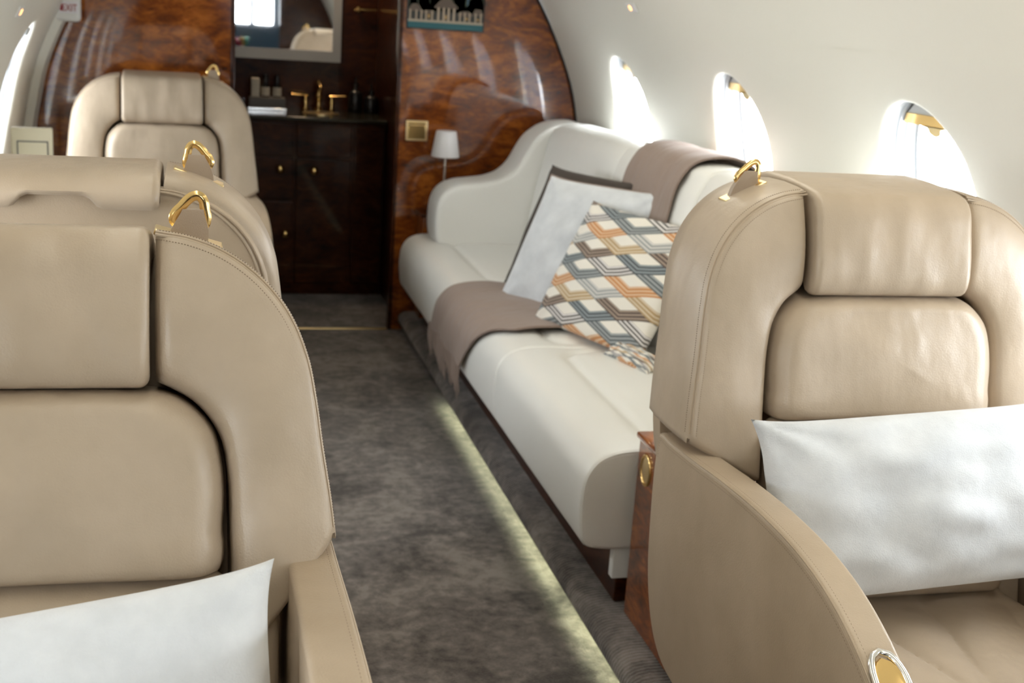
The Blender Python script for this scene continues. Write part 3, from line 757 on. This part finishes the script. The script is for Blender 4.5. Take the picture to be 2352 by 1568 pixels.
# wooden end cabinet between the divan and the right-hand armchair
ec = empty('end_cabinet', (1.2, 2.3, .088)); tag(ec, 'glossy burl cabinet at the near end of the divan with a gold oval latch', 'cabinet')
def echild(o): o.parent = ec; o.matrix_parent_inverse = Matrix.Translation((-1.2, -2.3, -.088)); return o
echild(rbox('body', .915, 1.46, 1.995, 2.355, .0885, .495, 'burl', r=.004))
echild(rbox('top', .908, 1.47, 1.985, 2.360, .4955, .510, 'burl', r=.005))
ov = [(.026*math.cos(a), .032*math.sin(a)) for a in np.linspace(0, 2*PI, 33)[:-1]]
mb = MB(); mb.tube([(.914, 2.300+a, .443+b) for a, b in ov], .0035, 8, closed=True); lt = echild(mb.build('latch', 'gold'))
vs = [(.9135, 2.300+a*.9, .443+b*.9) for a, b in ov] + [(.911, 2.300+a*.5, .443+b*.5) for a, b in ov]; n = 32
obj('latch_plate', vs, [(k, (k+1) % n, n+(k+1) % n, n+k) for k in range(n)] + [tuple(range(n, 2*n))], 'gold_soft', lt)

# side table and lamp behind the far arm
st = empty('side_table', (1.0, 5.06, .088)); tag(st, 'low burl side table between the divan arm and the bulkhead', 'table')
def schild(o): o.parent = st; o.matrix_parent_inverse = Matrix.Translation((-1.0, -5.06, -.088)); return o
schild(rbox('body', .905, 1.42, 4.995, 5.135, .0885, .512, 'burl', r=.003)); schild(rbox('top', .895, 1.42, 4.99, 5.14, .5125, .527, 'burl_dark_shaded', r=.003))
lm = empty('table_lamp', (.995, 5.055, .528)); tag(lm, 'small white cordless lamp with tapered shade standing before the burl bulkhead', 'lamp')
MB().lathe([(.045, 0), (.045, .008), (.04, .012), (.008, .016)], (0, 0, 0), 28).build('base', 'white', lm)
MB().lathe([(.0065, .014), (.0065, .24)], (0, 0, 0), 14).build('pole', 'chrome', lm)
MB().lathe([(.0575, .232), (.0585, .236), (.0425, .333), (.040, .337), (.008, .338)], (0, 0, 0), 40).build('lamp_shade', 'shade_white', lm)

# ------------------------------------------------------------------ fittings on the walls
def sign():
    e = empty('exit_sign', (-.462, 4.99, 1.212)); tag(e, 'white exit sign box with red letters at the top left', 'sign')
    rbox('housing', -.052, .048, -.01, .06, 0, .12, 'white', e, r=.014)
    rbox('sign_face', -.024, .043, -.0135, -.0095, .030, .072, 'sign_face', e, r=.001)
    cu = bpy.data.curves.new('lettering', 'FONT'); cu.body = 'EXIT'; cu.size = .036; cu.extrude = .0006; cu.align_x = 'CENTER'
    t = bpy.data.objects.new('tmp', cu); C.objects.link(t)
    dg = bpy.context.evaluated_depsgraph_get(); me = bpy.data.meshes.new_from_object(t.evaluated_get(dg)); bpy.data.objects.remove(t)
    me.materials.clear(); me.materials.append(M['red'])
    o = bpy.data.objects.new('lettering', me); C.objects.link(o); o.parent = e; o.rotation_euler = (PI/2, 0, 0); o.location = (.012, -.0146, .038); o.scale = (.72, 1, 1)
    # small arrow before the word
    MB().add([(-.022, -.0148, .039), (-.014, -.0148, .039), (-.010, -.0148, .062), (-.016, -.0148, .062)], [(0, 1, 2, 3)]).build('arrow', 'red', e, smooth=False)
sign()
def reading_light(W3, y, z, label, sg, lit=True):
    s = s_of_z(z); c = Vector(W3(y, s, 0)); a = Vector(W3(y+.01, s, 0))-c; a.normalize(); b = Vector(W3(y, s+.01, 0))-c; b.normalize(); nn = a.cross(b)
    if nn.x*sg > 0: nn = -nn
    def q(i, j, k): return c+a*i+b*j+nn*k
    e = None
    mb = MB(); mb.box(-.045, .045, -.016, .016, 0, .003); mb.xf(lambda v: q(v.x, v.y, v.z)); e = mb.build('reading_light', 'white', smooth=False)
    if lit:
        mb = MB(); mb.lathe([(.010, .0032), (.009, .0052), (.004, .006)], (.012, 0, 0), 20); mb.xf(lambda v: q(v.x, v.y, v.z)); mb.build('lamp_lens', 'lamp_glow', e)
        mb = MB(); mb.box(-.036, -.012, -.009, .009, .0031, .0042); mb.xf(lambda v: q(v.x, v.y, v.z)); mb.build('switch_panel', 'sign_face', e, smooth=False)
    return tag(e, label, 'light')
reading_light(WR, 3.99, 1.391, 'small lit reading light set in the right wall above the far windows', 1)
reading_light(WL, 3.85, 1.263, 'small lit reading light in the left wall near the exit sign', -1)
s_ = s_of_z(1.193); c_ = Vector(WL(4.3, s_, 0)); mb = MB().box(-.022, .022, -.012, .012, 0, .003)
b_ = (Vector(WL(4.3, s_+.01, 0))-c_).normalized(); a_ = Vector((0, 1, 0)); n_ = Vector((b_.z, 0, -b_.x)); 
if n_.x < 0: n_ = -n_
mb.xf(lambda v: c_+a_*v.x+b_*v.y+n_*v.z); tag(mb.build('wall_vent', 'frame_grey', smooth=False), 'small grey square outlet in the left wall below the reading light', 'outlet')

# gold switch plate
sw = empty('switch_plate', (.887, 5.149, .852)); tag(sw, 'square gold switch plate on the burl bulkhead above the lamp', 'switch')
rbox('plate', -.046, .046, -.006, 0, -.042, .042, 'gold_soft', sw, r=.003)
rbox('rocker', -.036, .036, -.009, -.0062, -.034, .022, 'gold', sw, r=.002); rbox('hinge', -.036, .036, -.012, -.0062, .025, .034, 'gold', sw, r=.002)
# picture
pc = empty('framed_picture', (.985, 5.147, 1.262)); tag(pc, 'colour picture of a poolside pavilion hung on the burl bulkhead', 'picture')
pm = {k: mat('print_'+k, c) for k, c in dict(pool=(.012, .10, .115), deck=(.36, .30, .22), stone=(.40, .31, .22), roof=(.12, .085, .06), trees=(.025, .035, .015), sky=(.03, .09, .14), shadow=(.03, .03, .025), glow=(.40, .24, .08)).items()}
rbox('frame', -.160, .160, -.006, 0, 0, .25, 'black', pc, r=.002)
def flat(name, m, quads, y):
    mb = MB()
    for (a, b, c, d) in quads: mb.box(a, b, y-.0006, y, c, d)
    mb.build(name, pm[m], pc, smooth=False)
flat('printed_sky', 'sky', [(-.155, .155, .10, .245)], -.0062)
rr = random.Random(4); mb = MB()
for k in range(60):
    a = rr.uniform(-.15, .15); h = rr.uniform(.08, .135 + .03*abs(a)/.15); w = rr.uniform(.008, .02)
    mb.add([(a-w, -.0070, .07), (a+w, -.0070, .07), (a+w, -.0070, min(h, .2)), (a, -.0070, min(h+.012, .22)), (a-w, -.0070, min(h, .2))], [(0, 1, 2, 3, 4)])
mb.xf(lambda v: Vector((max(-.155, min(.155, v.x)), v.y, v.z))).build('printed_trees', pm['trees'], pc, smooth=False)
flat('printed_pool', 'pool', [(-.155, .155, .005, .028)], -.0072)
flat('printed_terrace', 'deck', [(-.155, .155, .028, .038)], -.0072)
flat('printed_shade', 'shadow', [(-.155, .155, .038, .072)], -.0072)
mb = MB()
for a, b, zt, ap_ in ((-.155, -.10, .075, .098), (-.048, .048, .092, .13), (-.10, -.048, .068, .075), (.048, .11, .066, .080), (.11, .155, .070, .09)):
    mb.add([(a, -.0080, zt-.006), (b, -.0080, zt-.006), (b, -.0080, zt), ((a+b)/2+.012, -.0080, ap_), ((a+b)/2-.012, -.0080, ap_), (a, -.0080, zt)], [(0, 1, 2, 3, 4, 5)])
mb.build('printed_roofs', pm['roof'], pc, smooth=False)
flat('printed_columns', 'stone', [(a, a+.006, .036, .075) for a in (-.15, -.125, -.104, -.085, -.06, .055, .075, .095, .12, .142)] + [(a, a+.009, .036, .088) for a in (-.036, -.014, .006, .028)], -.0080)
for q_ in [(-.075, -.066, .045, .06), (.082, .09, .045, .056), (.13, .137, .044, .054), (-.004, .003, .044, .06)]: flat('printed_lantern', 'glow', [q_], -.0080)

# cream box by the left wall, on the side ledge
tag(rbox('trim_8', -.62, -.46, 2.6, 4.05, .60, .78, 'wall', r=.01), kind='structure')
bx = empty('control_panel', (-.475, 3.98, .781)); tag(bx, 'cream upright panel with a framed inset beside the left window', 'panel'); bx.rotation_euler.z = math.radians(4)
rbox('body', -.058, .058, -.02, .02, 0, .145, 'cream', bx, r=.004); rbox('screen_frame', -.042, .046, -.0235, -.0195, .02, .108, 'grey_box', bx, r=.001); rbox('screen', -.038, .042, -.0255, -.0232, .024, .104, 'cream', bx, r=.001)

# ------------------------------------------------------------------ washroom
vn = empty('vanity', (.45, 5.95, 0)); tag(vn, 'shade-darkened wooden vanity cabinet with brass knobs seen through the doorway', 'cabinet')
def vchild(o): o.parent = vn; o.matrix_parent_inverse = Matrix.Translation((-.45, -5.95, 0)); return o
vchild(rbox('body', -.01, .855, 5.80, 6.235, .001, .812, 'burl_dark_shaded', r=.004))
for (a, b, c1, d1, kx, kz) in ((.0, .215, .06, .63, None, 0), (.22, .437, .45, .64, .372, .592), (.443, .70, .06, .64, .527, .588), (.22, .437, .06, .44, .40, .292), (.0, .437, .65, .80, None, 0), (.443, .70, .65, .80, None, 0), (.706, .85, .06, .80, None, 0)):
    dr = vchild(rbox('door', a+.003, b-.003, 5.785, 5.799, c1, d1, 'burl_dark_shaded', r=.004))
    if kx: k_ = MB().lathe([(.006, 0), (.006, .012), (.018, .016), (.020, .022), (.015, .030), (.004, .033)], (0, 0, 0), 18).xf(lambda v: Vector((kx+v.x, 5.785-v.z, kz+v.y))).build('knob', 'gold', dr); k_.parent = dr
tag(rbox('countertop', -.015, .857, 5.765, 6.238, .813, .832, 'stone', r=.005), 'dark polished counter on the vanity', 'countertop')
sk = MB().lathe([(.085, 0), (.085, .004), (.07, .005)], (.57, 5.97, .8325), 28).build('basin_rim', 'gold_soft'); tag(sk, 'gold basin rim set in the dark counter', 'basin')
fc = empty('faucet', (.573, 6.13, .8325)); tag(fc, 'gold faucet with two lever handles on the vanity counter', 'faucet')
MB().lathe([(.022, 0), (.020, .01), (.012, .02), (.010, .05), (.017, .07), (.012, .09), (.010, .10), (.008, .12), (.012, .13), (.003, .145)], (0, 0, 0), 18).build('body', 'gold', fc)
MB().tube(cr([(0, 0, .10), (0, -.03, .125), (0, -.07, .12), (0, -.085, .095)], 14), .007, 8).build('spout', 'gold', fc)
for sx in (-1, 1):
    hd = MB().lathe([(.018, 0), (.014, .01), (.009, .02), (.015, .04), (.009, .055), (.008, .068)], (sx*.062, 0, 0), 16).build('valve', 'gold', fc)
    MB().tube([(sx*.052, 0, .070), (sx*.13, -.005, .074)], .0055, 8, flat=.8).build('lever', 'gold', hd)
mr = empty('mirror', (.42, 6.236, 1.06)); tag(mr, 'mirror in a grey frame above the vanity', 'mirror')
MB().box(-.30, .222, -.012, -.004, .045, .60).build('glass', 'mirror', mr, smooth=False)
mb = MB(); mb.box(-.34, .262, -.022, 0, .0, .05); mb.box(.222, .262, -.022, 0, .05, .62); mb.box(-.34, -.30, -.022, 0, .05, .62); mb.box(-.34, .262, -.022, 0, .60, .64); mb.build('frame', 'frame_grey', mr, smooth=False)
tr = empty('amenity_tray', (.325, 6.08, .8325)); tag(tr, 'grey tray of toiletries on the left of the counter', 'tray')
rbox('tray', -.085, .085, -.05, .05, 0, .058, 'grey_box', tr, r=.004); rbox('tray_foot', -.09, .09, -.055, -.0505, 0, .012, 'chrome', tr, r=.002)
for (bx_, lab) in ((.318, 'left of two black bottles with cream labels in the grey tray'), (.372, 'right of two black bottles with cream labels in the grey tray')):
    b = empty('toiletry_bottle', (bx_, 6.08, .8907)); tag(b, lab, 'bottle', 'labelled black bottles in the tray')
    MB().lathe([(.019, 0), (.020, .004), (.020, .052), (.012, .062), (.011, .07)], (0, 0, 0), 20).build('body', 'black', b)
    MB().lathe([(.0205, .006), (.0205, .046)], (0, 0, 0), 20).build('label_band', 'label', b); MB().lathe([(.0125, .066), (.0125, .10), (.010, .104)], (0, 0, 0), 16).build('cap', 'black', b)
tag(rbox('tissue_box', .252, .290, 6.05, 6.12, .8907, .975, 'label', r=.003), 'cream carton at the left end of the grey tray', 'box')
for (x_, h_, lab) in ((.745, .14, 'dark soap bottle left of the pair beside the faucet'), (.822, .11, 'dark soap bottle at the right end of the counter')):
    b = empty('soap_bottle', (x_, 6.10, .8325)); tag(b, lab, 'bottle', 'dark soap bottles on the counter')
    MB().lathe([(.034, 0), (.036, .006), (.036, h_*.62), (.030, h_*.72), (.012, h_*.8), (.011, h_*.9)], (0, 0, 0), 22).build('body', 'black', b); MB().lathe([(.014, h_*.88), (.014, h_), (.006, h_+.004), (.006, h_+.03)], (0, 0, 0), 16).build('pump', 'black', b)
hk = empty('towel_hook', (.80, 6.239, 1.315)); tag(hk, 'ornate gold towel bar on the washroom wall right of the mirror', 'towel bar')
MB().lathe([(.014, 0), (.014, .006), (.006, .01), (.006, .03), (.011, .035), (.003, .045)], (0, 0, 0), 16).xf(lambda v: Vector((-.035+v.x, -v.z, v.y))).build('mount', 'gold', hk)
MB().tube([(-.06, -.036, -.003), (-.04, -.036, 0), (.0, -.036, 0), (.035, -.036, .003), (.05, -.036, .003)], lambda t: .004+.003*abs(math.sin(t*9)), 8).build('bar', 'gold', hk)
# vase of flowers in the galley behind the viewer, seen in the mirror
ct = tag(rbox('galley_console', .44, .68, -4.10, -3.7, .001, .62, 'cockpit', r=.01), 'blue grey console in front of the flight deck windows', 'console')
va = empty('flower_vase', (.56, -3.9, .621)); tag(va, 'small bunch of red, yellow and green blooms in a vase reflected in the mirror', 'flowers')
MB().lathe([(.03, 0), (.04, .04), (.025, .09), (.03, .11)], (0, 0, 0), 20).build('vase', 'white', va)
fm = [mat('red_petal', (.6, .04, .05)), mat('yellow_petal', (.75, .5, .08)), mat('green_leaf', (.02, .35, .16))]
rr = random.Random(2)
for k in range(3):
    mb = MB()
    for j in range(9):
        c0 = Vector((-.05+.05*k+rr.uniform(-.03, .03), rr.uniform(-.04, .04), .16+rr.uniform(-.04, .05)))
        mb.lathe([(.003, -.02), (.02, -.008), (.022, .006), (.008, .018)], tuple(c0), 10)
    mb.build(['red_blooms', 'yellow_blooms', 'leaves'][k], fm[k], va)
